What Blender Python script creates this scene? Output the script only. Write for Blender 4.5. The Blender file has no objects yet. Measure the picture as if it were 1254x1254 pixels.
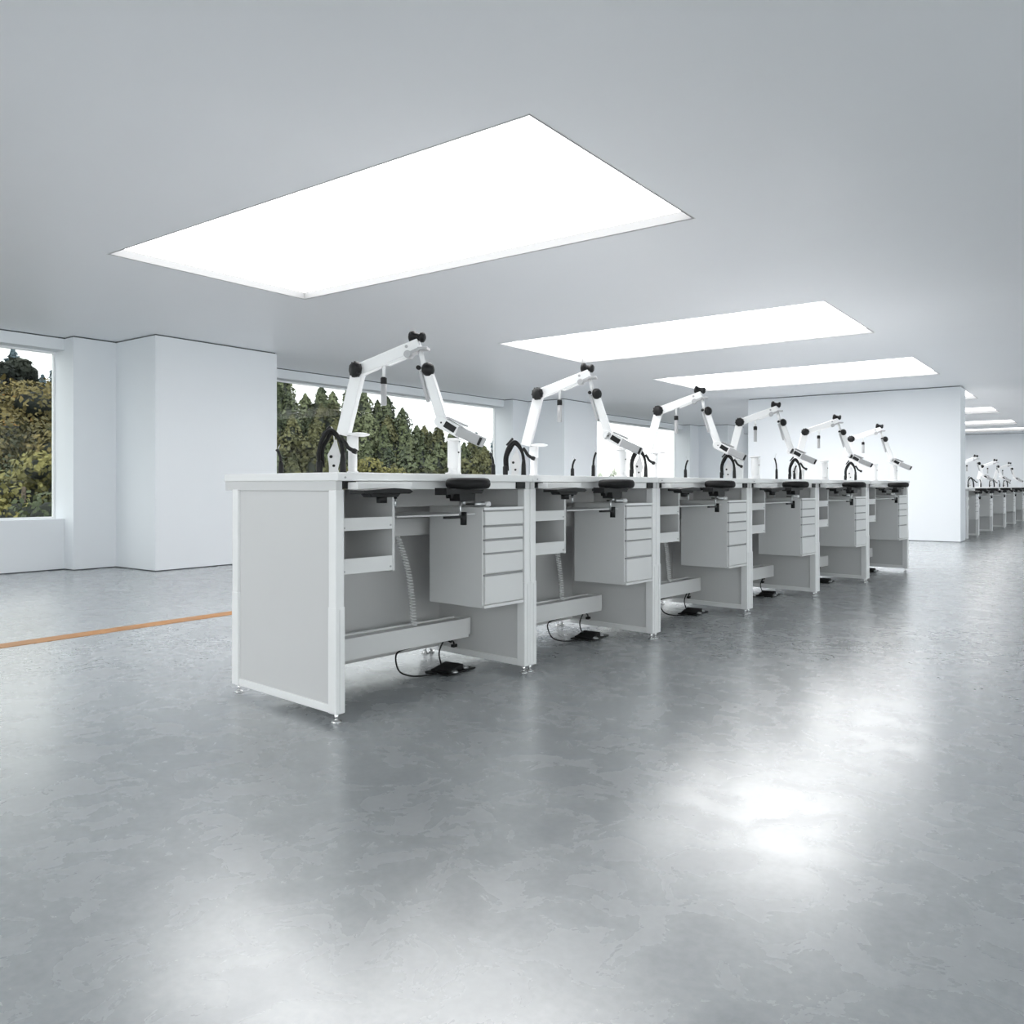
import bpy, bmesh, math, random
from math import sin, cos, pi, radians
from mathutils import Vector, Matrix

random.seed(7)
SC = bpy.context.scene
COL = SC.collection

# ------------------------------------------------------------------ helpers
class MB:
    """collects shapes into one mesh"""
    def __init__(self):
        self.bm = bmesh.new()
    def _add(self, verts, faces, smooth=False):
        vs = [self.bm.verts.new(v) for v in verts]
        out = []
        for f in faces:
            try:
                fc = self.bm.faces.new([vs[i] for i in f]); fc.smooth = smooth; out.append(fc)
            except ValueError:
                pass
        return vs, out
    def box(self, x0, x1, y0, y1, z0, z1, bev=0.0):
        v = [(x0,y0,z0),(x1,y0,z0),(x1,y1,z0),(x0,y1,z0),(x0,y0,z1),(x1,y0,z1),(x1,y1,z1),(x0,y1,z1)]
        f = [(0,3,2,1),(4,5,6,7),(0,1,5,4),(1,2,6,5),(2,3,7,6),(3,0,4,7)]
        vs, fs = self._add(v, f)
        if bev:
            es = list({e for q in fs for e in q.edges})
            bmesh.ops.bevel(self.bm, geom=es, offset=bev, segments=2, profile=.5, affect='EDGES')
        return self
    def prism(self, poly, y0, y1, bev=0.0):
        """polygon in x,z (counter-clockwise seen from -y) extruded along y"""
        n = len(poly)
        v = [(p[0], y0, p[1]) for p in poly] + [(p[0], y1, p[1]) for p in poly]
        f = [tuple(range(n)), tuple(range(2*n-1, n-1, -1))]
        for i in range(n):
            j = (i+1) % n
            f.append((j, i, n+i, n+j))
        vs, fs = self._add(v, f)
        if bev:
            es = list({e for q in fs for e in q.edges})
            bmesh.ops.bevel(self.bm, geom=es, offset=bev, segments=2, profile=.5, affect='EDGES')
        return self
    def bar(self, p, q, w, y0, y1, bev=0.0, w2=None):
        """flat bar between two x,z points"""
        w2 = w if w2 is None else w2
        d = Vector((q[0]-p[0], q[1]-p[1])); d.normalize(); n = Vector((-d.y, d.x))
        pl = [(p[0]-n.x*w/2, p[1]-n.y*w/2), (q[0]-n.x*w2/2, q[1]-n.y*w2/2),
              (q[0]+n.x*w2/2, q[1]+n.y*w2/2), (p[0]+n.x*w/2, p[1]+n.y*w/2)]
        return self.prism(pl, y0, y1, bev)
    def lathe(self, prof, origin=(0,0,0), axis=(0,0,1), n=20):
        """profile of (radius, height) revolved about an axis"""
        ax = Vector(axis).normalized()
        u = ax.orthogonal().normalized(); w = ax.cross(u)
        o = Vector(origin); v = []; f = []
        for r, h in prof:
            for k in range(n):
                a = 2*pi*k/n
                v.append(o + ax*h + (u*cos(a) + w*sin(a))*max(r, 1e-4))
        m = len(prof)
        for i in range(m-1):
            for k in range(n):
                f.append((i*n+k, i*n+(k+1)%n, (i+1)*n+(k+1)%n, (i+1)*n+k))
        vs, fs = self._add(v, f, True)
        for ring, rev in ((0, True), (m-1, False)):
            loop = [vs[ring*n+k] for k in range(n)]
            if rev: loop.reverse()
            try: self.bm.faces.new(loop)
            except ValueError: pass
        return self
    def cyl(self, p, q, r, r2=None, n=16):
        d = Vector(q)-Vector(p)
        return self.lathe([(r,0),(r if r2 is None else r2, d.length)], p, d, n)
    def tube(self, pts, r, n=8):
        pts = [Vector(p) for p in pts]; v = []; f = []
        up = None
        for i, p in enumerate(pts):
            t = (pts[min(i+1,len(pts)-1)] - pts[max(i-1,0)]).normalized()
            if up is None: up = t.orthogonal().normalized()
            up = (up - t*up.dot(t)).normalized()
            w = t.cross(up)
            for k in range(n):
                a = 2*pi*k/n
                v.append(p + (up*cos(a)+w*sin(a))*r)
        for i in range(len(pts)-1):
            for k in range(n):
                f.append((i*n+k, i*n+(k+1)%n, (i+1)*n+(k+1)%n, (i+1)*n+k))
        vs, fs = self._add(v, f, True)
        self.bm.faces.new([vs[k] for k in range(n)][::-1])
        self.bm.faces.new([vs[(len(pts)-1)*n+k] for k in range(n)])
        return self
    def build(self, name, mat, parent=None):
        me = bpy.data.meshes.new(name)
        bmesh.ops.recalc_face_normals(self.bm, faces=self.bm.faces)
        self.bm.to_mesh(me); self.bm.free()
        me.materials.append(mat)
        o = bpy.data.objects.new(name, me); COL.objects.link(o)
        if parent: o.parent = parent
        return o

def spline(pts, n=24):
    """Catmull-Rom through points"""
    P = [Vector(p) for p in pts]; P = [P[0]*2-P[1]] + P + [P[-1]*2-P[-2]]
    out = []; segs = len(P)-3
    for s in range(segs):
        a, b, c, d = P[s:s+4]
        m = max(2, n//segs)
        for i in range(m):
            t = i/m
            out.append(.5*((2*b)+(c-a)*t+(2*a-5*b+4*c-d)*t*t+(3*b-a-3*c+d)*t**3))
    out.append(P[-2]); return out

def thing(name, label, cat, loc=(0,0,0), rz=0, group=None, parent=None):
    o = bpy.data.objects.new(name, None); COL.objects.link(o)
    o.empty_display_size = .1
    o.location = loc; o.rotation_euler = (0,0,rz); o['label'] = label; o['category'] = cat
    if group: o['group'] = group
    return o

def struct(mb, name, mat):
    o = mb.build(name, mat); o['kind'] = 'structure'; return o

def copy_tree(o, parent=None):
    c = o.copy(); COL.objects.link(c)
    if parent: c.parent = parent
    for ch in o.children: copy_tree(ch, c)
    return c

# ---------------------------------------------------------------- materials
def mat(name, col, rough=.5, metal=0.0, spec=.5):
    m = bpy.data.materials.new(name); m.use_nodes = True
    b = m.node_tree.nodes['Principled BSDF']
    b.inputs['Base Color'].default_value = (*col, 1)
    b.inputs['Roughness'].default_value = rough
    b.inputs['Metallic'].default_value = metal
    b.inputs['Specular IOR Level'].default_value = spec
    return m

def noisy(m, scale, amount, rough_amt=0.0, detail=4, stretch=None):
    """slight procedural variation of colour and gloss"""
    nt = m.node_tree; b = nt.nodes['Principled BSDF']
    tc = nt.nodes.new('ShaderNodeTexCoord'); ns = nt.nodes.new('ShaderNodeTexNoise')
    ns.inputs['Scale'].default_value = scale; ns.inputs['Detail'].default_value = detail
    src = tc.outputs['Object']
    nt.links.new(src, ns.inputs['Vector'])
    c = b.inputs['Base Color'].default_value[:3]
    mx = nt.nodes.new('ShaderNodeValToRGB')
    mx.color_ramp.elements[0].position = .3; mx.color_ramp.elements[1].position = .7
    mx.color_ramp.elements[0].color = (*[x*(1-amount) for x in c], 1)
    mx.color_ramp.elements[1].color = (*[min(1, x*(1+amount)) for x in c], 1)
    nt.links.new(ns.outputs['Fac'], mx.inputs['Fac'])
    nt.links.new(mx.outputs['Color'], b.inputs['Base Color'])
    if rough_amt:
        mr = nt.nodes.new('ShaderNodeMapRange'); r = b.inputs['Roughness'].default_value
        mr.inputs['To Min'].default_value = r-rough_amt; mr.inputs['To Max'].default_value = r+rough_amt
        nt.links.new(ns.outputs['Fac'], mr.inputs['Value'])
        nt.links.new(mr.outputs['Result'], b.inputs['Roughness'])
    return m

M = {}
M['wall'] = noisy(mat('painted_wall', (.785,.812,.842), .55, spec=.35), .8, .012)
M['ceil'] = noisy(mat('painted_ceiling', (.855,.868,.892), .42, spec=.35), .6, .012)
M['gap'] = mat('shadow_gap', (.10,.11,.12), .7)
M['white'] = noisy(mat('white_laminate', (.82,.82,.82), .35), 6, .01)
M['panel'] = noisy(mat('pale_grey_panel', (.635,.632,.633), .4), 3, .012)
M['alu'] = noisy(mat('white_coated_frame', (.86,.86,.86), .3), 8, .01)
M['drawer'] = noisy(mat('drawer_grey', (.73,.73,.73), .4), 5, .012)
M['grey'] = noisy(mat('mid_grey_coating', (.5,.5,.505), .4), 6, .02)
M['steel'] = noisy(mat('brushed_steel', (.55,.56,.57), .3, .9), 30, .05, .05)
M['chrome'] = mat('chrome', (.75,.75,.75), .15, 1.0)
M['black'] = noisy(mat('black_plastic', (.008,.008,.0085), .45, spec=.3), 20, .15)
M['rubber'] = noisy(mat('black_rubber', (.009,.009,.0095), .6, spec=.25), 60, .2)
M['arm'] = noisy(mat('white_arm_paint', (.84,.84,.845), .3), 8, .01)
M['armgrey'] = noisy(mat('grey_arm_metal', (.42,.42,.43), .35), 10, .03)
M['cord'] = noisy(mat('pale_grey_cord', (.8,.8,.8), .5), 40, .05)
M['orange'] = noisy(mat('orange_floor_paint', (.40,.185,.055), .45), 5, .12)
M['frame'] = mat('window_frame_white', (.88,.89,.9), .4)
M['grip'] = mat('grip_grey', (.30,.30,.305), .4)
M['recess'] = mat('recess_grey', (.26,.263,.266), .5)
M['bark'] = noisy(mat('bark', (.07,.055,.04), .9), 5, .3)

def make_floor():
    m = mat('polished_concrete', (.3,.32,.33), .25)
    nt = m.node_tree; b = nt.nodes['Principled BSDF']; L = nt.links
    tc = nt.nodes.new('ShaderNodeTexCoord')
    def noise(sc, det, rough=.55, dist=0.0):
        n = nt.nodes.new('ShaderNodeTexNoise'); n.inputs['Scale'].default_value = sc
        n.inputs['Detail'].default_value = det; n.inputs['Roughness'].default_value = rough
        n.inputs['Distortion'].default_value = dist
        L.new(tc.outputs['Object'], n.inputs['Vector']); return n
    big = noise(.9, 5, .55, .8); mid = noise(7, 6, .6, .5); fine = noise(45, 4, .6)
    def mix(a, bb, fac, op='MIX'):
        x = nt.nodes.new('ShaderNodeMix'); x.data_type = 'FLOAT'
        x.inputs['Factor'].default_value = fac; L.new(a, x.inputs['A']); L.new(bb, x.inputs['B']); return x.outputs['Result']
    s = mix(big.outputs['Fac'], mid.outputs['Fac'], .5)
    s = mix(s, fine.outputs['Fac'], .3)
    r = nt.nodes.new('ShaderNodeValToRGB')
    e = r.color_ramp.elements
    e[0].position = .33; e[0].color = (.232,.248,.260,1)
    e[1].position = .67; e[1].color = (.372,.39,.403,1)
    L.new(s, r.inputs['Fac']); L.new(r.outputs['Color'], b.inputs['Base Color'])
    mr = nt.nodes.new('ShaderNodeMapRange')
    mr.inputs['From Min'].default_value = .3; mr.inputs['From Max'].default_value = .7
    mr.inputs['To Min'].default_value = .20; mr.inputs['To Max'].default_value = .33
    L.new(mid.outputs['Fac'], mr.inputs['Value']); L.new(mr.outputs['Result'], b.inputs['Roughness'])
    b.inputs['Specular IOR Level'].default_value = 1.0
    b.inputs['Coat Weight'].default_value = .7; b.inputs['Coat Roughness'].default_value = .27; b.inputs['Coat IOR'].default_value = 1.6
    return m
M['floor'] = make_floor()

def emit(name, col, st):
    m = bpy.data.materials.new(name); m.use_nodes = True; nt = m.node_tree
    nt.nodes.clear(); o = nt.nodes.new('ShaderNodeOutputMaterial'); e = nt.nodes.new('ShaderNodeEmission')
    e.inputs['Color'].default_value = (*col,1); e.inputs['Strength'].default_value = st
    nt.links.new(e.outputs[0], o.inputs['Surface']); return m
DIFF = [emit('luminous_diffuser', (1,1,1), st) for st in (6.0,5.4,7.6,7.6,6.0,5.0,4.5,3.5)]

def glass():
    m = bpy.data.materials.new('window_glass'); m.use_nodes = True; nt = m.node_tree; nt.nodes.clear()
    o = nt.nodes.new('ShaderNodeOutputMaterial'); t = nt.nodes.new('ShaderNodeBsdfTransparent')
    g = nt.nodes.new('ShaderNodeBsdfGlossy'); g.inputs['Roughness'].default_value = .02
    t.inputs['Color'].default_value = (.96,.98,.97,1)
    lw = nt.nodes.new('ShaderNodeLayerWeight'); pw = nt.nodes.new('ShaderNodeMath'); pw.operation = 'POWER'; pw.inputs[1].default_value = 5
    nt.links.new(lw.outputs['Facing'], pw.inputs[0])
    f = nt.nodes.new('ShaderNodeMath'); f.operation = 'MULTIPLY_ADD'; f.inputs[1].default_value = .3; f.inputs[2].default_value = .004
    nt.links.new(pw.outputs[0], f.inputs[0])
    x = nt.nodes.new('ShaderNodeMixShader')
    nt.links.new(f.outputs[0], x.inputs[0]); nt.links.new(t.outputs[0], x.inputs[1]); nt.links.new(g.outputs[0], x.inputs[2])
    nt.links.new(x.outputs[0], o.inputs['Surface']); return m
M['glass'] = glass()

def foliage(name, c0, c1, c2=None):
    m = mat(name, c0, .7, spec=.2); nt = m.node_tree; b = nt.nodes['Principled BSDF']
    tc = nt.nodes.new('ShaderNodeTexCoord'); n = nt.nodes.new('ShaderNodeTexNoise')
    n.inputs['Scale'].default_value = 1.1; n.inputs['Detail'].default_value = 5
    nt.links.new(tc.outputs['Object'], n.inputs['Vector'])
    oi = nt.nodes.new('ShaderNodeObjectInfo'); ad = nt.nodes.new('ShaderNodeMath'); ad.operation = 'MULTIPLY_ADD'
    ad.inputs[1].default_value = .35; nt.links.new(oi.outputs['Random'], ad.inputs[0]); nt.links.new(n.outputs['Fac'], ad.inputs[2])
    r = nt.nodes.new('ShaderNodeValToRGB'); e = r.color_ramp.elements
    e[0].position = .4; e[0].color = (*c0,1); e[1].position = .85; e[1].color = (*c1,1)
    if c2:
        q = e.new(.95); q.color = (*c2,1)
    nt.links.new(ad.outputs[0], r.inputs['Fac']); nt.links.new(r.outputs['Color'], b.inputs['Base Color'])
    return m
M['f_dark'] = foliage('foliage_dark_green', (.018,.026,.015), (.075,.090,.045))
M['f_green'] = foliage('foliage_grey_green', (.026,.036,.022), (.10,.115,.062))
M['f_olive'] = foliage('foliage_olive', (.024,.029,.014), (.090,.090,.042))
M['f_autumn'] = foliage('foliage_autumn', (.022,.026,.012), (.13,.105,.04), (.34,.16,.05))
M['f_yellow'] = foliage('foliage_yellow_green', (.03,.036,.014), (.14,.13,.045))
M['f_blue'] = foliage('foliage_blue_green', (.045,.07,.082), (.07,.10,.115))  # distance haze put into the leaf colour as a bluish tint
M['f_pale'] = foliage('foliage_silver_green', (.42,.46,.40), (.62,.64,.56))  # washed-out brightness of the bushes put into the leaf colour
M['f_shade'] = foliage('foliage_blackish', (.008,.011,.010), (.018,.022,.016))  # painted shade for crown cores; also the blackish trees' own colour
M['ground'] = noisy(mat('ground_scrub', (.018,.021,.011), .9), .4, .4)

# ------------------------------------------------------------------ room
HC = 2.495
FX0, FX1, FY0, FY1 = -9.35, 4.5, -4.5, 28.9
N0, N1 = -5.58, -2.02
LIGHTS = [(-3.3,-1.6),(2.86,4.56),(7.27,9.07),(11.08,13.0),(15.5,17.0),(19.0,20.55),(23.0,24.6),(26.2,27.7)]  # first panel is unseen, added to light the bench end panel

struct(MB().box(FX0,FX1,FY0,FY1,-.2,0), 'floor', M['floor'])
c = MB()
T = .25
c.box(FX0,N0,FY0,FY1,HC,HC+T); c.box(N1,FX1,FY0,FY1,HC,HC+T)
y = FY0
for a, b in LIGHTS:
    c.box(N0,N1,y,a,HC,HC+T); y = b
    c.box(N0,N1,a,b,HC+.12,HC+T)
c.box(N0,N1,y,FY1,HC,HC+T)
struct(c, 'ceiling', M['ceil'])

LAB = ['bright rectangular ceiling panel behind the viewer, before the first workbench',
 'largest and nearest bright rectangular ceiling panel, above the first workbenches',
 'second bright ceiling panel from the front, in the middle of the room',
 'third bright ceiling panel, the last one before the white partition',
 'fourth bright ceiling panel, first one seen past the partition end',
 'fifth bright ceiling panel, second one seen past the partition end',
 'sixth bright ceiling panel, third one seen past the partition end',
 'farthest bright ceiling panel, a thin strip next to the far wall']
for (a, b), lab, dm in zip(LIGHTS, LAB, DIFF):
    r = thing('ceiling_light', lab, 'ceiling light', ((N0+N1)/2,(a+b)/2,HC), 0, 'bright recessed ceiling panels')
    w, d = (N1-N0)/2, (b-a)/2
    f = MB(); e = .012
    f.box(-w,w,-d,-d+e,.0,.06); f.box(-w,w,d-e,d,.0,.06); f.box(-w,-w+e,-d+e,d-e,.0,.06); f.box(w-e,w,-d+e,d-e,.0,.06)
    f.build('recess_frame', M['recess'], r)
    f = MB(); g = .004; q = .002
    f.box(-w-g,w+g,-d-g,-d,-q,0); f.box(-w-g,w+g,d,d+g,-q,0); f.box(-w-g,-w,-d,d,-q,0); f.box(w,w+g,-d,d,-q,0)
    f.build('trim_edge', M['panel'], r)
    MB().box(-w+e,w-e,-d+e,d-e,.055,.07).build('diffuser', dm, r)

def wallbox(mb, gp, x0, x1, y0, y1, top=True, bot=True, z0=None, z1=None):
    """wall volume with a thin dark shadow gap against ceiling and floor"""
    a = .010 if bot else 0; b = .014 if top else 0
    zz0 = 0 if z0 is None else z0; zz1 = HC if z1 is None else z1
    mb.box(x0,x1,y0,y1,zz0+a,zz1-b)
    i = .012
    if top: gp.box(x0+i,x1-i,y0+i,y1-i,zz1-b,zz1)
    if bot: gp.box(x0+i,x1-i,y0+i,y1-i,0,a)

GP = MB()
WINS = [(-3.4,4.2),(6.55,12.05),(14.1,19.8)]
SILL, HEAD = .545, 2.36
w = MB()
wallbox(w,GP,-9.35,-9.1,FY0,FY1,top=False,z1=SILL)
wallbox(w,GP,-9.35,-9.1,FY0,FY1,bot=False,z0=HEAD)
prev = FY0
for a, b in WINS + [(FY1,FY1)]:
    if a > prev: w.box(-9.35,-9.1,prev,a,SILL,HEAD)
    prev = b
struct(w, 'wall_left', M['wall'])
PIERS = [(4.2,4.66,-8.9),(12.05,12.55,-8.9),(19.8,20.35,-8.9)]
BOXES = [(4.66,6.2,-8.1),(12.55,13.72,-8.1),(20.35,21.5,-8.1),(-4.5,-3.4,-8.1)]
for a, b, n in PIERS:
    p = MB(); wallbox(p,GP,-9.1,n,a,b); struct(p,'wall_pier',M['wall'])
for a, b, n in BOXES:
    p = MB(); wallbox(p,GP,-9.1,n,a,b); struct(p,'wall_column_box',M['wall'])
p = MB(); wallbox(p,GP,-5.45,-1.99,14.68,15.2); struct(p,'wall_partition',M['wall'])
p = MB(); wallbox(p,GP,FX0,FX1,FY1,FY1+.25); struct(p,'wall_back',M['wall'])
ADDED_RWINS = [(-3.4,4.2),(6.55,12.05),(14.1,19.8),(21.5,27.5)]  # unseen windows, added to bring light onto the bench fronts
w = MB()
w.box(FX1,FX1+.25,FY0,FY1,0,SILL); w.box(FX1,FX1+.25,FY0,FY1,HEAD,HC)
prev = FY0
for a, b in ADDED_RWINS + [(FY1,FY1)]:
    w.box(FX1,FX1+.25,prev,a,SILL,HEAD); prev = b
struct(w,'wall_right',M['wall'])
ADDED_FWINS = [(-8.4,-2.9),(-1.8,3.7)]  # unseen windows behind the camera, added to light faces turned this way
w = MB()
w.box(FX0,FX1+.25,FY0-.25,FY0,0,SILL); w.box(FX0,FX1+.25,FY0-.25,FY0,HEAD,HC)
prev = FX0
for a, b in ADDED_FWINS + [(FX1+.25,0)]:
    w.box(prev,a,FY0-.25,FY0,SILL,HEAD); prev = b
struct(w,'wall_front',M['wall'])
struct(GP,'trim_1',M['gap'])
for k,(a,b) in enumerate(WINS):
    f = MB(); t = .02; x0, x1 = -9.345, -9.31
    f.box(x0,x1,a,a+t,SILL,HEAD); f.box(x0,x1,b-t,b,SILL,HEAD); f.box(x0,x1,a+t,b-t,SILL,SILL+t); f.box(x0,x1,a+t,b-t,HEAD-t,HEAD)
    o = struct(f,'window_%d'%(k+1),M['frame'])
    MB().box(-9.333,-9.325,a+t,b-t,SILL+t,HEAD-t).build('pane',M['glass'],o)
for k,(a,b) in enumerate(ADDED_RWINS):
    f = MB(); t = .02; x0, x1 = FX1+.21, FX1+.245
    f.box(x0,x1,a,a+t,SILL,HEAD); f.box(x0,x1,b-t,b,SILL,HEAD); f.box(x0,x1,a+t,b-t,SILL,SILL+t); f.box(x0,x1,a+t,b-t,HEAD-t,HEAD)
    o = struct(f,'window_%d'%(k+4),M['frame'])  # added, never in view
    MB().box(FX1+.225,FX1+.233,a+t,b-t,SILL+t,HEAD-t).build('pane',M['glass'],o)
for k,(a,b) in enumerate(ADDED_FWINS):
    f = MB(); t = .02; y0, y1 = FY0-.245, FY0-.21
    f.box(a,a+t,y0,y1,SILL,HEAD); f.box(b-t,b,y0,y1,SILL,HEAD); f.box(a+t,b-t,y0,y1,SILL,SILL+t); f.box(a+t,b-t,y0,y1,HEAD-t,HEAD)
    o = struct(f,'window_%d'%(k+8),M['frame'])  # added behind the camera, never in view
    MB().box(a+t,b-t,FY0-.233,FY0-.225,SILL+t,HEAD-t).build('pane',M['glass'],o)
o = MB().box(-5.10,-4.965,-4.4,14.0,0,.0025).build('floor_line',M['orange'])
o['label'] = 'straight orange line painted on the grey concrete floor'; o['category'] = 'floor marking'

# ------------------------------------------------------------------ workbench
D = .81
def make_bench(L, loc, rz, label, group, zs=1.0, px=None, dx=0.0):
    r = thing('workbench', label, 'workbench', loc, rz, group)
    r.scale = (1,1,zs)
    MB().box(.001,L-.001,-.012,D,.919,.951,.003).build('worktop',M['white'],r)
    MB().cyl((.035,-.0125,.932),(.035,-.015,.932),.004,n=10).build('screw',M['armgrey'],r)
    MB().box(.004,.034,.004,D-.004,.880,.919,.002).build('end_rail',M['panel'],r)
    MB().box(L-.034,L-.004,.004,D-.004,.880,.919,.002).build('end_rail',M['panel'],r)
    MB().box(.095,L-.09,.012,.045,.886,.919,.002).build('front_rail',M['white'],r)
    for x in (.05, L-.085):
        MB().box(x-.012,x+.05,.004,.04,.888,.918,.002).build('corner_bracket',M['black'],r)
    for x0 in (.0, L-.045):
        for y0, dz in ((.003, 0), (.70, 0)):
            p = MB(); h = .045
            p.box(x0+.002,x0+h-.002,y0,y0+h,.035,.885,.004)
            po = p.build('post',M['alu'],r)
            MB().box(x0,x0+h,y0-.003,y0+h+.001,.036,.44,.004).build('sleeve',M['alu'],po)
            g = MB()
            g.box(x0+.017,x0+.021,y0-.0042,y0-.001,.05,.43); g.build('slot',M['drawer'],po)
            cx, cy = x0+h/2, y0+h/2
            fo = MB().lathe([(.008,.006),(.008,.04)],(cx,cy,0),n=12)
            fo.lathe([(.019,0),(.02,.004),(.012,.009),(.008,.012)],(cx,cy,0),n=20)
            fo.build('foot',M['chrome'],r)
        MB().box(x0+.014,x0+.030,.046,.702,.065,.882,.001).build('side_panel',M['panel'],r)
        MB().box(x0+.006,x0+.04,.046,.702,.035,.066,.003).build('bottom_rail',M['alu'],r)
    MB().box(.031,L-.031,.60,.615,.06,.88).build('back_panel',M['panel'],r)
    # rails under the top
    MB().box(.32,L-.045,.42,.44,.800,.885,.001).build('upper_rail',M['panel'],r)
    MB().box(.32,L-.045,.42,.44,.662,.745,.001).build('lower_rail',M['panel'],r)
    s = MB(); sx = .60*L/1.142
    s.box(sx-.024,sx+.024,.412,.42,.812,.818); s.box(sx-.024,sx+.024,.412,.42,.855,.861)
    s.box(sx-.024,sx-.018,.412,.42,.818,.855); s.box(sx+.018,sx+.024,.412,.42,.818,.855)
    so = s.build('socket_frame',M['white'],r)
    MB().box(sx-.018,sx+.018,.417,.4195,.818,.855).build('socket_plate',M['grey'],so)
    # open shelf unit
    sh = MB().box(.303,.316,.03,.35,.555,.885,.001).build('shelf_unit',M['panel'],r)
    MB().box(.047,.303,.338,.35,.56,.885).build('shelf_back',M['grey'],sh)
    for z0, z1 in ((.726,.776),(.558,.618)):
        f = MB(); f.box(.047,.303,.030,.034,z0,z1,.001); f.box(.047,.303,.034,.338,z0,z0+.004)
        q = f.build('shelf',M['drawer'],sh)
        for x, zz in ((.062,z0+.011),(.293,z0+.016)): MB().cyl((x,.030,zz),(x,.0275,zz),.004,n=10).build('screw',M['armgrey'],q)
    # pull-out tray
    MB().box(.345,L-.33,.05,.40,.768,.776,.002).build('pull_out_tray',M['panel'],r)
    # drawer cabinet
    c0, c1 = L-.325, L-.052
    cb = MB().box(c0,c1,.014,.362,.345,.802,.002).build('drawer_cabinet',M['drawer'],r)
    MB().box(c0,c1,0,.014,.345,.359,.001).build('bottom_edge',M['drawer'],cb)
    MB().box(c0,c1,0,.014,.790,.802,.001).build('top_edge',M['white'],cb)
    for z1, z0 in ((.782,.722),(.711,.659),(.648,.596),(.587,.503),(.488,.363)):
        dr = MB().box(c0+.006,c1-.004,.0,.014,z0,z1,.0015).build('drawer',M['drawer'],cb)
        MB().box(c0+.006,c1-.004,.004,.0145,z1+.0005,z1+.0095).build('grip_strip',M['grip'],dr)  # grip shadow between drawers painted as a darker grey strip
    # cable trough
    t = MB(); e = L-.082
    t.box(.045,e,.338,.341,.144,.238); t.box(.045,e,.437,.44,.144,.238); t.box(.045,e,.341,.437,.144,.148)
    t.box(e-.003,e,.341,.437,.148,.238); t.box(.045,e,.341,.437,.225,.229)
    t.build('cable_trough',M['drawer'],r)
    MB().box(e,L-.045,.36,.42,.15,.235).build('trough_bracket',M['drawer'],r)
    # coiled air cord
    pts = []; n = 30*10; o0 = Vector((.655*L/1.142,.405,.66)); o1 = Vector((.755*L/1.142,.39,.235))
    for i in range(n+1):
        u = i/n; ce = o0.lerp(o1,u); ce.x += .02*sin(u*pi*1.2)
        a = 2*pi*30*u
        pts.append(ce+Vector((.0125*cos(a),.0125*sin(a),0)))
    MB().tube(pts,.0032,6).build('coiled_cord',M['cord'],r)
    # arm rests
    f = MB()
    f.prism([(.06,.886),(.20,.884),(.315,.886),(.335,.898),(.335,.914),(.06,.914)],-.055,.011,.003)
    f.build('arm_rest_mount',M['white'],r)
    f = MB()
    f.prism([(.022,.870),(.245,.870),(.262,.878),(.245,.888),(.165,.892),(.022,.884)],-.145,-.058,.003)
    f.prism([(.075,.857),(.20,.857),(.215,.872),(.06,.872)],-.125,-.07,.002)
    f.lathe([(.02,.835),(.021,.862)],(.14,-.10,0),n=16)
    f.cyl((.225,-.08,.850),(.225,-.08,.874),.007,n=10)
    f.build('arm_rest',M['black'],r)
    f = MB()
    f.cyl((.225,-.08,.815),(.225,-.08,.852),.0045,n=8)
    f.build('clamp_screw',M['steel'],r)
    px = L*.45 if px is None else px
    f = MB()
    prof = [(.0,.0),(.076,.0),(.087,.003),(.093,.011),(.095,.021),(.093,.034),(.086,.043),(.07,.0465),(0,.0475)]
    f.lathe(prof,(px,-.115,.887),n=36)
    f.build('round_arm_pad',M['rubber'],r)
    f = MB()
    f.prism([(px-.16,.862),(px-.13,.868),(px+.05,.868),(px+.062,.884),(px-.10,.889),(px-.125,.884),(px-.16,.892)],-.15,-.08,.002)
    f.prism([(px-.07,.836),(px+.018,.836),(px+.022,.869),(px-.076,.869)],-.14,-.075,.003)
    f.prism([(px-.105,.848),(px-.095,.848),(px-.085,.87),(px-.11,.87)],-.12,-.09,.001)
    f.box(px-.03,px+.02,-.08,.02,.872,.889)
    pb = f.build('pad_bracket',M['black'],r)
    f = MB(); f.cyl((px-.032,-.10,.765),(px-.032,-.10,.84),.0045,n=8); f.cyl((px-.012,-.10,.822),(px-.012,-.10,.838),.009,n=10)
    f.build('pad_stem',M['steel'],pb)
    f = MB(); f.box(px-.125,px-.03,-.108,-.092,.764,.774,.002); f.cyl((px-.012,-.10,.735),(px-.012,-.10,.79),.014,n=14)
    f.box(px-.035,px-.01,-.106,-.094,.765,.776)
    f.build('clamp_lever',M['black'],pb)
    return r

TH = radians(41.3-36.5)
CA, SA = cos(pi/2-TH), sin(pi/2-TH)
B0 = Vector((-2.358, 2.099, 0))
def bw(a, b, z=0.0):
    """bench-row coordinates (along, depth) to the room"""
    return Vector((B0.x + CA*a - SA*b, B0.y + SA*a + CA*b, z))
RZ = pi/2 - TH
SEG = [-.025,1.117,2.27,3.512,4.764,5.998,7.28]
ORD = ['first','second','third','fourth','fifth','sixth']
BL = ['nearest white workbench, its plain grey end panel facing the viewer',
 'second white workbench in the long row, right behind the nearest one',
 'third white workbench in the long row, counting from the nearest one',
 'fourth white workbench in the long row, counting from the nearest one',
 'fifth white workbench in the long row, next to the last one',
 'sixth and last white workbench of the long row, beside the partition wall']
for k in range(6):
    make_bench(SEG[k+1]-SEG[k], bw(SEG[k],0), RZ, BL[k], 'workbenches in the long row', px=(.594,.56,.565,.515,.51,.52)[k])
FSEG = [15.22,16.4,18.1,20.1,21.8,23.6,25.4]
FL = ['white workbench of the far row cut off by the partition wall end',
 'first fully visible white workbench of the far row past the partition',
 'second fully visible white workbench of the far row past the partition',
 'third fully visible white workbench of the far row past the partition',
 'fourth fully visible white workbench of the far row, next to the cut one',
 'last white workbench of the far row, cut by the right photo edge']
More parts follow.
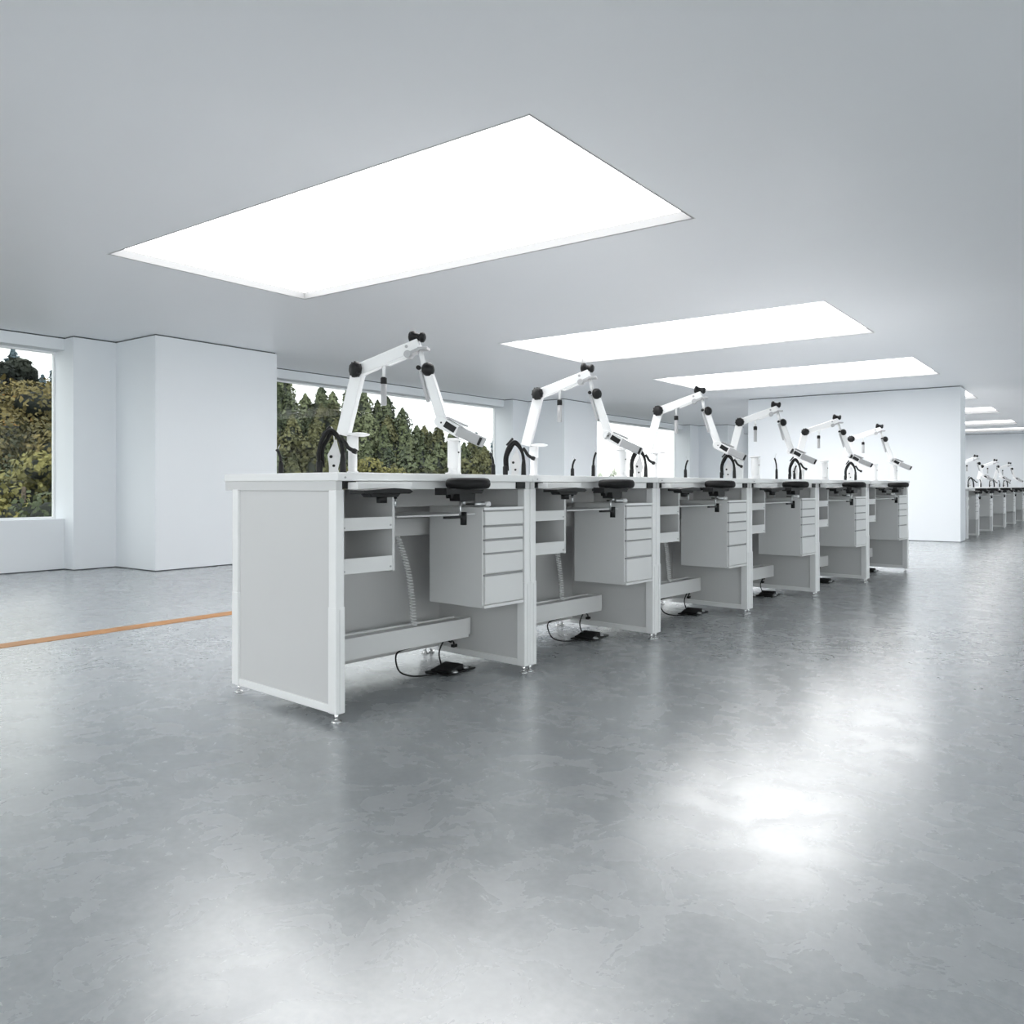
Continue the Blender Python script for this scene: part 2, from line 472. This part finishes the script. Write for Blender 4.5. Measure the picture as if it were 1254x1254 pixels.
for k in range(6):
    make_bench(FSEG[k+1]-FSEG[k], (-1.955+.016*(FSEG[k]-15.2),FSEG[k],0), pi/2-.016, FL[k], 'workbenches in the far row', zs=.92)

# ---------------------------------------------------- articulated arm
def make_arm():
    r = thing('articulated_arm','', 'equipment arm', (0,0,0))
    MB().box(-.058,.10,-.065,.065,0,.008,.002).build('base_plate',M['arm'],r)
    p = MB().lathe([(.026,.008),(.026,.014),(.020,.016),(.020,.11)],n=24).build('post',M['arm'],r)
    MB().lathe([(.022,.108),(.026,.11),(.026,.172)],n=24).build('post_collar',M['arm'],p)
    MB().lathe([(.03,.172),(.048,.177),(.052,.183),(.03,.188)],(.028,0,0),n=32).build('round_plate',M['arm'],r)
    MB().bar((-.044,.178),(.03,.468),.056,-.024,.024,.005).build('lower_arm',M['arm'],r)
    k = MB()
    ax = (-.55,-.83,0)
    k.lathe([(.026,0),(.033,.003),(.035,.012),(.033,.026),(.028,.032),(0,.034)],(.034,-.018,.470),ax,28)
    for i in range(10):
        a = 2*pi*i/10
        u = Vector(ax).normalized(); e1 = u.orthogonal().normalized(); e2 = u.cross(e1)
        q = Vector((.034,-.018,.470)) + (e1*cos(a)+e2*sin(a))*.0305
        k.cyl(q+u*.004,q+u*.027,.0058,n=8)
    k.build('elbow_knob',M['black'],r)
    u = MB().bar((.03,.468),(.318,.578),.056,-.022,.022,.005,.05).build('upper_arm',M['arm'],r)
    MB().bar((.17,.492),(.275,.534),.016,-.016,.016,.003).build('under_cover',M['arm'],u)
    MB().cyl((.262,-.0225,.566),(.262,-.0255,.566),.007,n=14).build('bolt',M['armgrey'],u)
    b = MB(); b.bar((.27,.533),(.318,.553),.014,-.028,.028,.002); b.bar((.314,.556),(.358,.556),.012,-.028,.028,.002)
    b.lathe([(.013,-.03),(.017,-.028),(.017,.02),(.013,.022)],(.268,0,.532),(0,1,0),18)
    b.build('end_bracket',M['armgrey'],r)
    h = MB()
    h.lathe([(0,-.036),(.018,-.036),(.027,-.031),(.027,-.017),(.018,-.010),(.016,.008),(.017,.016),(.023,.021),(.023,.030),(.014,.037),(0,.037)],(.306,-.002,.610),(.96,-.2,-.12),24)
    h.cyl((.30,0,.582),(.30,0,.60),.010,n=12)
    h.build('grip_handle',M['black'],r)
    MB().cyl((.318,0,.552),(.342,0,.462),.010,.012,14).build('link_rod',M['arm'],r)
    f = MB().bar((.352,.458),(.424,.236),.042,-.02,.026,.006,.046).build('forearm',M['arm'],r)
    MB().bar((.325,.456),(.362,.318),.016,-.028,-.008,.003,.012).build('side_strut',M['armgrey'],f)
    k = MB(); k.lathe([(.006,-.03),(.010,-.028),(.010,-.014)],(.322,-.012,.469),(0,1,0),14)
    k.lathe([(.026,0),(.031,.006),(.030,.018),(.022,.028),(.010,.033),(0,.034)],(.352,-.008,.462),(.72,-.68,.1),22)
    k.build('pivot_knob',M['black'],r)
    hd = MB()
    hd.lathe([(.023,-.03),(.025,-.027),(.025,.027),(.023,.03)],(.416,0,.232),(0,1,0),20)
    hd.bar((.412,.232),(.505,.184),.052,-.03,.03,.004)
    hh = hd.build('head',M['arm'],r)
    MB().bar((.440,.221),(.487,.192),.028,-.033,-.0295,.001).build('black_label',M['black'],hh)
    MB().bar((.495,.190),(.606,.138),.044,-.034,.034,.004).build('head_tip',M['armgrey'],hh)
    MB().bar((.450,.249),(.53,.212),.008,-.036,.036,.002).build('top_flap',M['armgrey'],hh)
    MB().cyl((.424,-.0305,.226),(.424,-.0325,.226),.004,n=10).build('bolt',M['black'],hh)
    MB().bar((.592,.144),(.603,.139),.036,-.0352,-.0335,.0005).build('end_strip',M['black'],hh)
    c = MB().lathe([(.007,.432),(.007,.505)],(.148,0,0),n=12).build('hanging_rod',M['arm'],r)
    g = MB().lathe([(.012,.31),(.013,.312),(.013,.405)],(.148,0,0),n=18).build('hanging_cylinder',M['armgrey'],c)
    MB().lathe([(.013,.405),(.0145,.408),(.0145,.432),(.010,.436)],(.148,0,0),n=18).build('cylinder_collar',M['black'],c)
    return r
ARMS = [(.402,1),(1.681,1),(2.977,.985),(4.218,.975),(5.56,.95),(6.776,.925)]
proto_arm = make_arm()
RA = RZ + math.atan2(-.868,.497)
AL = ['large white jointed arm on the nearest workbench, in front of the tree view',
 'white jointed arm with grey tip on the second workbench',
 'white jointed arm on the third workbench, before the narrow bright window',
 'white jointed arm on the fourth workbench, in front of the partition left edge',
 'white jointed arm on the fifth workbench, second from the row end',
 'smallest white jointed arm of the long row, on the last workbench']
for k,(a,hs) in enumerate(ARMS):
    o = proto_arm if k == 0 else copy_tree(proto_arm)
    o.location = bw(a,.45,.951); o.rotation_euler = (0,0,RA); o.scale = (1,1,hs)
    o['label'] = AL[k]; o['group'] = 'jointed arms on the long row'
FAL = ['tiny white jointed arm with black knobs nearest the partition end, far row',
 'tiny white jointed arm in the middle of the far row',
 'tiny white jointed arm at the right photo edge, far row']
for k,y in enumerate((17.15,20.2,23.1)):
    o = copy_tree(proto_arm); o.location = (-2.36,y,.951*.92); o.rotation_euler = (0,0,pi/2+math.atan2(-.868,.497))
    o.scale = (1,1,.95); o['label'] = FAL[k]; o['group'] = 'jointed arms on the far row'

# ---------------------------------------------------- hose stand
def make_hose():
    r = thing('suction_hose_stand','','hose stand')
    for off, y, hgt in ((-.050,0,.186),(-.040,.02,.175)):
        p = spline([(off,y,.03),(off-.002,y,.10),(off+.018,y,hgt-.028),(.0,y,hgt),(.028,y,hgt-.024),(.046,y,.11),(.050,y,.05)],42)
        MB().tube(p,.0085,10).build('hose',M['rubber'],r)
    s = MB(); s.lathe([(.013,0),(.014,.004),(.014,.05),(.010,.056)],(-.050,0,0),n=16); s.build('sleeve',M['black'],r)
    s = MB(); s.lathe([(.013,0),(.014,.004),(.012,.06),(.009,.09)],(.050,0,0),n=16); s.build('sleeve',M['black'],r)
    p = MB().prism([(-.020,0),(.026,0),(.018,.022),(.032,.072),(.012,.148),(.006,.148),(-.026,.082),(-.018,.03)],.045,.050,.001).build('bracket_plate',M['arm'],r)
    b = MB(); b.cyl((-.010,.0445,.075),(-.010,.041,.075),.007,n=12); b.cyl((.002,.0445,.036),(.002,.041,.036),.006,n=12)
    b.build('bolt',M['black'],p)
    n = MB().tube(spline([(.048,-.004,.15),(.060,-.008,.135),(.072,-.01,.115),(.085,-.012,.105),(.10,-.014,.098)],20),.0085,10)
    n.lathe([(.010,0),(.012,.006),(.010,.02)],(.094,-.0135,.100),(.9,-.1,-.4),12)
    n.build('nozzle',M['black'],r)
    l = MB().tube(spline([(.004,.0475,.13),(.0,.046,.18),(-.006,.044,.20),(-.014,.04,.203)],16),.0022,6).build('lamp_stem',M['arm'],r)
    MB().cyl((-.012,.04,.205),(-.046,.03,.168),.007,.005,12).build('lamp_tip',M['black'],l)
    return r
HO = [(.211,.35,1.0),(1.399,.35,.98),(2.621,.35,.92),(3.877,.35,.95),(5.156,.35,.9),(6.559,.35,.95)]
proto_hose = make_hose()
for k,(a,b,s) in enumerate(HO):
    o = proto_hose if k == 0 else copy_tree(proto_hose)
    o.location = bw(a,b,.951); o.rotation_euler = (0,0,radians(36.5-4*k)); o.scale = (s,s,1)
    o['label'] = 'stand of arched black hoses with a white plate on the %s workbench' % ORD[k]
    o['group'] = 'black hose stands on the long row'
FHL = ['tiny arched black hose stand nearest the partition end, on the far row',
 'tiny arched black hose stand in the middle of the far row','tiny arched black hose stand at the right photo edge, on the far row']
for k,y in enumerate((17.9,21.2,24.0)):
    o = copy_tree(proto_hose); o.location = (-2.25,y,.951*.92); o.rotation_euler = (0,0,radians(30))
    o['label'] = FHL[k]; o['group'] = 'black hose stands on the far row'

# ---------------------------------------------------- pedestal stands
def make_ped():
    r = thing('pedestal_stand','','stand')
    MB().lathe([(.036,0),(.038,.003),(.038,.009),(.024,.013),(.022,.034),(.026,.036)],n=28).build('base_flange',M['arm'],r)
    MB().lathe([(.026,.034),(.027,.036),(.027,.155),(.025,.158)],n=28).build('column',M['arm'],r)
    b = MB().box(.020,.034,-.012,.012,.01,.15,.002); b.build('side_rail',M['alu'],r)
    k = MB(); k.cyl((.028,-.0125,.105),(.028,-.015,.105),.004,n=8)
    k.build('bolt',M['black'],r)
    MB().lathe([(.026,.158),(.040,.163),(.042,.168),(.02,.172)],n=28).build('top_plate',M['arm'],r)
    return r
PED = [(.792,.2,'white cylindrical pedestal stand under the arm head on the nearest workbench'),
 (2.13,.16,'white cylindrical pedestal stand with a round plate on the second workbench'),
 (3.914,.15,'white cylindrical pedestal stand on the fourth workbench'),
 (5.303,.15,'white cylindrical pedestal stand on the fifth workbench'),
 (6.64,.15,'white cylindrical pedestal stand near the middle of the last workbench'),
 (7.15,.11,'white cylindrical pedestal stand at the far end of the last workbench')]
proto = make_ped()
for k,(a,b,lab) in enumerate(PED):
    o = proto if k == 0 else copy_tree(proto)
    o.location = bw(a,b,.951); o.rotation_euler = (0,0,radians(30)); o['label'] = lab; o['group'] = 'white pedestal stands'

# ---------------------------------------------------- small tool holders
def make_holder():
    r = thing('tool_holder','','tool holder')
    MB().lathe([(.010,0),(.011,.004),(.010,.05),(.006,.058)],n=14).build('sleeve',M['black'],r)
    MB().tube(spline([(0,0,.05),(-.002,0,.075),(-.010,0,.10),(-.018,0,.112)],14),.006,8).build('handle',M['black'],r)
    MB().tube([(-.014,0,.108),(-.009,0,.122),(-.003,0,.135)],.0018,6).build('tip',M['steel'],r)
    return r
TH_ = [(1.098-.03,.2,0,1,'small black tool holder at the right end of the nearest workbench'),
 (.03,.45,0,.9,'small black tool holder at the left end of the nearest workbench'),
 (1.846,.3,150,.9,'small black tool holder in the middle of the second workbench'),
 (2.05,.3,160,1.3,'taller black tool holder toward the right end of the second workbench'),
 (3.05,.25,150,1.1,'black tool holder on the third workbench, beside the white arm'),
 (4.651,.3,0,1.6,'black tool holder at the right end of the fourth workbench'),
 (5.02,.3,170,1.1,'black tool holder at the left end of the fifth workbench')]
proto = make_holder()
for k,(a,b,rt,s,lab) in enumerate(TH_):
    o = proto if k == 0 else copy_tree(proto)
    o.location = bw(a,b,.951); o.rotation_euler = (0,0,radians(36+rt)); o.scale = (1,1,s); o['label'] = lab; o['group'] = 'small black tool holders'
FT = ['tiny black tool holder beside the first hoses of the far row','tiny black tool holder between the hoses of the far row']
for k,y in enumerate((18.9,22.2)):
    o = copy_tree(proto); o.location = (-2.2,y,.951*.92); o.rotation_euler = (0,0,.5); o.scale = (1.3,1.3,1.4)
    o['label'] = FT[k]; o['group'] = 'tool holders of the far row'
r = thing('storage_box','small upright grey metal box behind the hoses, fourth workbench','box',bw(4.063,.36,.951),radians(36))
MB().box(-.035,.035,-.03,.03,0,.145,.002).build('body',M['steel'],r)
MB().box(-.037,.037,-.032,.032,.145,.152,.001).build('lid',M['steel'],r)

# ---------------------------------------------------- air guns and pedals
def make_gun():
    r = thing('air_gun','','air gun')
    MB().lathe([(.008,0),(.012,.003),(.012,.055),(.009,.06)],(0,0,.0125),(1,0,0),16).build('barrel',M['steel'],r)
    MB().lathe([(.009,.06),(.0125,.064),(.0125,.085),(.010,.088)],(0,0,.0125),(1,0,0),16).build('nozzle',M['alu'],r)
    MB().cyl((-.06,0,.0145),(0,0,.0125),.004,n=8).build('hose_end',M['black'],r)
    MB().box(.048,.053,-.004,.004,-.0,.012).build('hook',M['steel'],r)
    return r
proto = make_gun()
for k in range(6):
    o = proto if k == 0 else copy_tree(proto)
    o.location = bw(SEG[k+1]-.29,.10,.8025); o.rotation_euler = (0,0,RZ-.25)
    o['label'] = 'small grey air gun lying on the drawer cabinet of the %s workbench' % ORD[k]; o['group'] = 'air guns on the drawer cabinets'

def make_pedal():
    r = thing('foot_pedal','','foot pedal')
    MB().box(-.11,.11,-.07,.07,0,.008,.002).build('base_plate',M['black'],r)
    MB().prism([(-.085,.008),(.03,.008),(.03,.035),(-.085,.016)],-.055,.055,.002).build('pedal',M['black'],r)
    for x,y in ((-.05,-.064),(.055,-.045),(.085,.03)): MB().lathe([(.018,.008),(.018,.014),(.012,.018)],(x,y,0),n=14).build('button',M['steel'],r)
    MB().tube(spline([(-.10,.0,.006),(-.16,.01,.006),(-.22,.06,.008),(-.24,.12,.03),(-.21,.16,.10),(-.20,.06,.143)],36),.004,8).build('cable',M['black'],r)
    MB().tube(spline([(-.02,.04,.02),(-.015,.06,.08),(.0,.05,.13),(.02,.045,.143),(.06,.05,.125),(.11,.08,.118),(.135,.09,.11),(.14,.09,.095)],40),.004,8).build('cable',M['black'],r)
    MB().box(.125,.155,.08,.10,.082,.097,.002).build('plug',M['black'],r)
    return r
proto = make_pedal()
for k in range(6):
    o = proto if k == 0 else copy_tree(proto)
    o.location = bw(SEG[k+1]-.22,.325,0); o.rotation_euler = (0,0,RZ+.12)
    o['label'] = 'black foot pedal with cables on the floor under the %s workbench' % ORD[k]; o['group'] = 'foot pedals under the workbenches'

# ------------------------------------------------------------------ outside
def leaf_cloud(mb, fn, n, size):
    bm = mb.bm
    for _ in range(n):
        p, nrm = fn()
        s = size*random.uniform(.6,1.3)
        nn = (nrm + Vector((random.gauss(0,.5),random.gauss(0,.5),random.gauss(0,.5)))).normalized()
        u = nn.orthogonal().normalized(); w = nn.cross(u)
        a = random.uniform(0,2*pi); u, w = u*cos(a)+w*sin(a), w*cos(a)-u*sin(a)
        v = [bm.verts.new(p+q) for q in (u*s*.5, w*s*.34, -u*s*.5, -w*s*.34)]
        bm.faces.new(v)
def blob(mb, core, c, r, n, size):
    c = Vector(c)
    def fn():
        d = Vector((random.gauss(0,1),random.gauss(0,1),random.gauss(0,1))).normalized()
        q = random.uniform(.7,1.08)
        return c + Vector((d.x*r[0],d.y*r[1],d.z*r[2]))*q, d
    leaf_cloud(mb, fn, n, size)
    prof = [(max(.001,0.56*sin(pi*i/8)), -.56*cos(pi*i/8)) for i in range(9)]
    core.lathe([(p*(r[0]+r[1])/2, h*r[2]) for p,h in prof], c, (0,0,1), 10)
def column_tree(h, R, n=1500, size=.3):
    """upright tree: a stack of leafy tufts with a rounded tip"""
    f = MB(); k = MB(); ph = random.uniform(0,6)
    def fn():
        t = random.random()**1.1
        a = random.uniform(0,2*pi)
        env = (1-t**2.3)**.8 * min(1,.45+3*t)
        rr = R*env*(.80+.17*sin(15*t+a*2+ph)+.15*sin(5*a+9*t+2*ph))*random.uniform(.7,1.1)
        return Vector((rr*cos(a),rr*sin(a),h*(.08+.92*t))), Vector((cos(a),sin(a),.6))
    leaf_cloud(f, fn, n, size)
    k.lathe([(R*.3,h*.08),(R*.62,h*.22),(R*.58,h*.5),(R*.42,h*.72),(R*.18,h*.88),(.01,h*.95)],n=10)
    return f, k
def broad(h, R, n=2600, size=.22, k=13):
    f = MB(); c = MB()
    for i in range(k):
        a = random.uniform(0,2*pi); q = R*random.uniform(.25,.72); z = h*random.uniform(.34,.9)
        rr = R*random.uniform(.25,.45)
        blob(f,c,(q*cos(a),q*sin(a),z),(rr,rr,rr*.75),n//k,size)
    blob(f,c,(0,0,h*.55),(R*.55,R*.55,h*.3),n//k,size)
    return f, c
def tree(fm, m, h, loc, label, group, name='forest_tree', src=None, sc=1.0):
    if src is None:
        r = thing(name,label,'tree',loc,0,group)
        fm[0].build('foliage',m,r)
        fm[1].build('inner_foliage',M['f_shade'],r)  # shade inside the crown painted as a blackish core
        MB().lathe([(h*.028,-.6),(h*.02,h*.3),(h*.01,h*.8)],n=8).build('trunk',M['bark'],r)
    else:
        r = copy_tree(src); r.location = loc
        r['label'] = label; r['category'] = 'tree'; r['group'] = group
    r.rotation_euler = (0,0,random.uniform(0,6.28)); r.scale = (sc,sc,sc*random.uniform(.9,1.12))
    return r
def cw(u, Z, z):
    """direction (tangent right of the view axis) and distance to the room"""
    X = u*Z
    return (X*.8039-Z*.5948, X*.5948+Z*.8039, z)

protos = {}
def plant(kind, u, Z, top, label, group, name='forest_tree'):
    fm, m, h = {'c1':(lambda: column_tree(7,1.35),M['f_dark'],7),'c2':(lambda: column_tree(6.5,1.6,1700),M['f_green'],6.5),
      'c3':(lambda: column_tree(6,1.5,1700),M['f_olive'],6),'b1':(lambda: broad(5,2.1,2600,.3),M['f_olive'],5),
      'b2':(lambda: broad(5,2.0,8000,.12,16),M['f_autumn'],5),'b3':(lambda: broad(4.5,2.2,9000,.10,18),M['f_dark'],4.5),
      'y1':(lambda: broad(3.2,1.6,5000,.11),M['f_yellow'],3.2),'k1':(lambda: broad(5,1.6,2200,.26,6),M['f_shade'],5),
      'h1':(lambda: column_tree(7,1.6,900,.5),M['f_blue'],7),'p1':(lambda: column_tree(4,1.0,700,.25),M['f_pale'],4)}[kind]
    src = protos.get(kind)
    sc = random.uniform(.88,1.15)
    r = tree(fm() if src is None else None, m, h, (0,0,0), label, group, name, src, sc)
    r.scale = (sc,sc,sc)
    r.location = cw(u,Z,top-h*sc)
    if src is None: protos[kind] = r
    return r

def interp(x, tab):
    for (a,ya),(b,yb) in zip(tab,tab[1:]):
        if x <= b: return ya+(yb-ya)*(max(x,a)-a)/(b-a)
    return tab[-1][1]
SKY = [(-.30,.150),(-.27,.130),(-.25,.113),(-.22,.120),(-.19,.118),(-.175,.110),(-.15,.102),(-.128,.088),(-.11,.078),(-.09,.070),(-.06,.066),(-.03,.055),(.0,.045)]
G1 = 'forest trees on the hillside'
LG = {'c':'dark green pointed tree in the dense forest beyond the wide window','b':'olive green rounded tree in the forest beyond the wide window'}
rows = [(34,.0),(40,.17),(47,.36),(54,.55),(61,.72),(67,.87),(73,1.0)]
for Z, fr in rows:
    n = int(.39*Z/1.3)
    for i in range(n):
        u = -.36+.39*(i+.5)/n + random.uniform(-.35,.35)*.39/n
        e = -.012 + (interp(u,SKY)+.012)*fr + random.uniform(-.006,.006)
        kind = random.choice(['c1','c2','c2','c3','b1']) if fr < .7 else random.choice(['c1','c1','c2','c3'])
        plant(kind,u,Z,.9+e*Z, LG['b'] if kind in('b1','c3') else LG['c'], G1+(' olive' if kind in('b1','c3') else ''))
for u,Z,e in ((-.170,31,.036),(-.148,31.5,.024)):
    plant('y1',u,Z,.9+e*Z,'yellow green bush low in the wide window behind the nearest arm','yellow bushes','bush')
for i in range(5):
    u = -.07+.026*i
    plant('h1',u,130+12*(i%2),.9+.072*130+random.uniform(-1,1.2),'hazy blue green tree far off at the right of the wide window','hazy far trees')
# view through the left window
random.seed(21)
for u,Z,e in ((-.625,34,.165),(-.612,35,.172),(-.598,36,.163)):
    plant('k1',u,Z,.9+e*Z,'blackish tree crown at the top of the left window','blackish crowns')
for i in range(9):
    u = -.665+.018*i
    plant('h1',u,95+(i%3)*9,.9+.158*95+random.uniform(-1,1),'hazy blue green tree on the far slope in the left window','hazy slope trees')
for u,Z,e in ((-.66,22,.13),(-.625,21,.130),(-.60,22,.138),(-.575,24,.105),(-.548,23,.125),(-.63,18,.075),(-.60,19,.085),(-.565,19,.075),(-.65,19,.09)):
    plant('b2',u,Z,.9+e*Z,'broad autumn tree with orange and olive leaves in the left window','autumn trees')
for u,Z,e in ((-.635,15,.02),(-.605,15.5,.035),(-.572,16,.03),(-.55,15,.02),(-.62,13,-.005),(-.585,13.5,-.005),(-.56,13,-.01)):
    plant('b3',u,Z,.9+e*Z,'dark green bushy tree low in the left window','dark bushy trees')
plant('y1',-.598,14.6,.9+.045*14.6,'yellow green bush in the middle of the left window','yellow bush left window','bush')
for i in range(9):
    u = .09+.018*i
    plant('p1',u,52,.9+(.012+random.uniform(-.006,.012))*52,'pale silvery bush tip low in the narrow bright window','pale bushes','bush')
# terrain
g = MB(); NX, NY = 40, 16; V = []
for j in range(NY+1):
    Z = 12+ (150-12)*(j/NY)**1.4
    for i in range(NX+1):
        u = -.95+1.35*i/NX
        zz = -4.5
        e = interp(u,[(-.95,.09),(-.66,.09),(-.56,.09),(-.45,.08)]+SKY[:]+[(.05,-.02),(.4,-.05)])
        f = min(1,max(0,(Z-30)/42))
        zz = -4.5*(1-f) + f*((e*.92)*min(Z,80)+.9-7)
        V.append(cw(u,Z,min(zz,-4.5 if f<=0 else 99)))
F = [(j*(NX+1)+i, j*(NX+1)+i+1, (j+1)*(NX+1)+i+1, (j+1)*(NX+1)+i) for j in range(NY) for i in range(NX)]
g._add(V,F,True)
struct(g,'ground_hillside',M['ground'])
struct(MB().box(-260,-9.6,-120,260,-8.2,-8),'ground_outside',M['ground'])

# ------------------------------------------------------------------ light
SKY_FILL = 3.7  # sky strength raised on the added windows' side to fill the bench fronts
W = bpy.data.worlds.new('sky'); SC.world = W; W.use_nodes = True
nt = W.node_tree; bg = nt.nodes['Background']
tc = nt.nodes.new('ShaderNodeTexCoord'); n = nt.nodes.new('ShaderNodeTexNoise')
n.inputs['Scale'].default_value = 3.0; n.inputs['Detail'].default_value = 6
nt.links.new(tc.outputs['Generated'], n.inputs['Vector'])
r = nt.nodes.new('ShaderNodeValToRGB'); e = r.color_ramp.elements
e[0].position = .38; e[0].color = (.93,.96,.985,1); e[1].position = .6; e[1].color = (.99,.995,1,1)
nt.links.new(n.outputs['Fac'], r.inputs['Fac']); nt.links.new(r.outputs['Color'], bg.inputs['Color'])
sx = nt.nodes.new('ShaderNodeSeparateXYZ'); nt.links.new(tc.outputs['Generated'], sx.inputs[0])
mr = nt.nodes.new('ShaderNodeMapRange'); mr.interpolation_type = 'SMOOTHSTEP'
dt = nt.nodes.new('ShaderNodeVectorMath'); dt.operation = 'DOT_PRODUCT'; dt.inputs[1].default_value = (.78,-.62,0)
nt.links.new(tc.outputs['Generated'], dt.inputs[0])
mr.inputs['From Min'].default_value = -.35; mr.inputs['From Max'].default_value = .7
mr.inputs['To Min'].default_value = 1.7; mr.inputs['To Max'].default_value = SKY_FILL
nt.links.new(dt.outputs['Value'], mr.inputs['Value']); nt.links.new(mr.outputs['Result'], bg.inputs['Strength'])
sl = bpy.data.lights.new('sun','SUN'); sl.energy = 1.0; sl.angle = radians(4); sl.color = (1,.93,.82)
so = bpy.data.objects.new('sun',sl); COL.objects.link(so)
so.rotation_euler = Vector((-.55,.35,-.62)).to_track_quat('-Z','Y').to_euler()

# ------------------------------------------------------------------ camera
cd = bpy.data.cameras.new('camera'); cd.sensor_width = 36; cd.lens = 1000*36/1254
cd.shift_y = -32/1254; cd.clip_start = .05; cd.clip_end = 600
co = bpy.data.objects.new('camera',cd); COL.objects.link(co)
co.location = (0,0,.9); co.rotation_euler = (pi/2,0,radians(36.5))
SC.camera = co
vs = SC.view_settings
vs.view_transform = 'Standard'; vs.look = 'None'; vs.exposure = 0; vs.gamma = 1
try: vs.use_curve_mapping = False
except Exception: pass
SC.cycles.max_bounces = 10; SC.cycles.diffuse_bounces = 6; SC.cycles.glossy_bounces = 4
SC.cycles.transparent_max_bounces = 12
SC.cycles.use_denoising = True
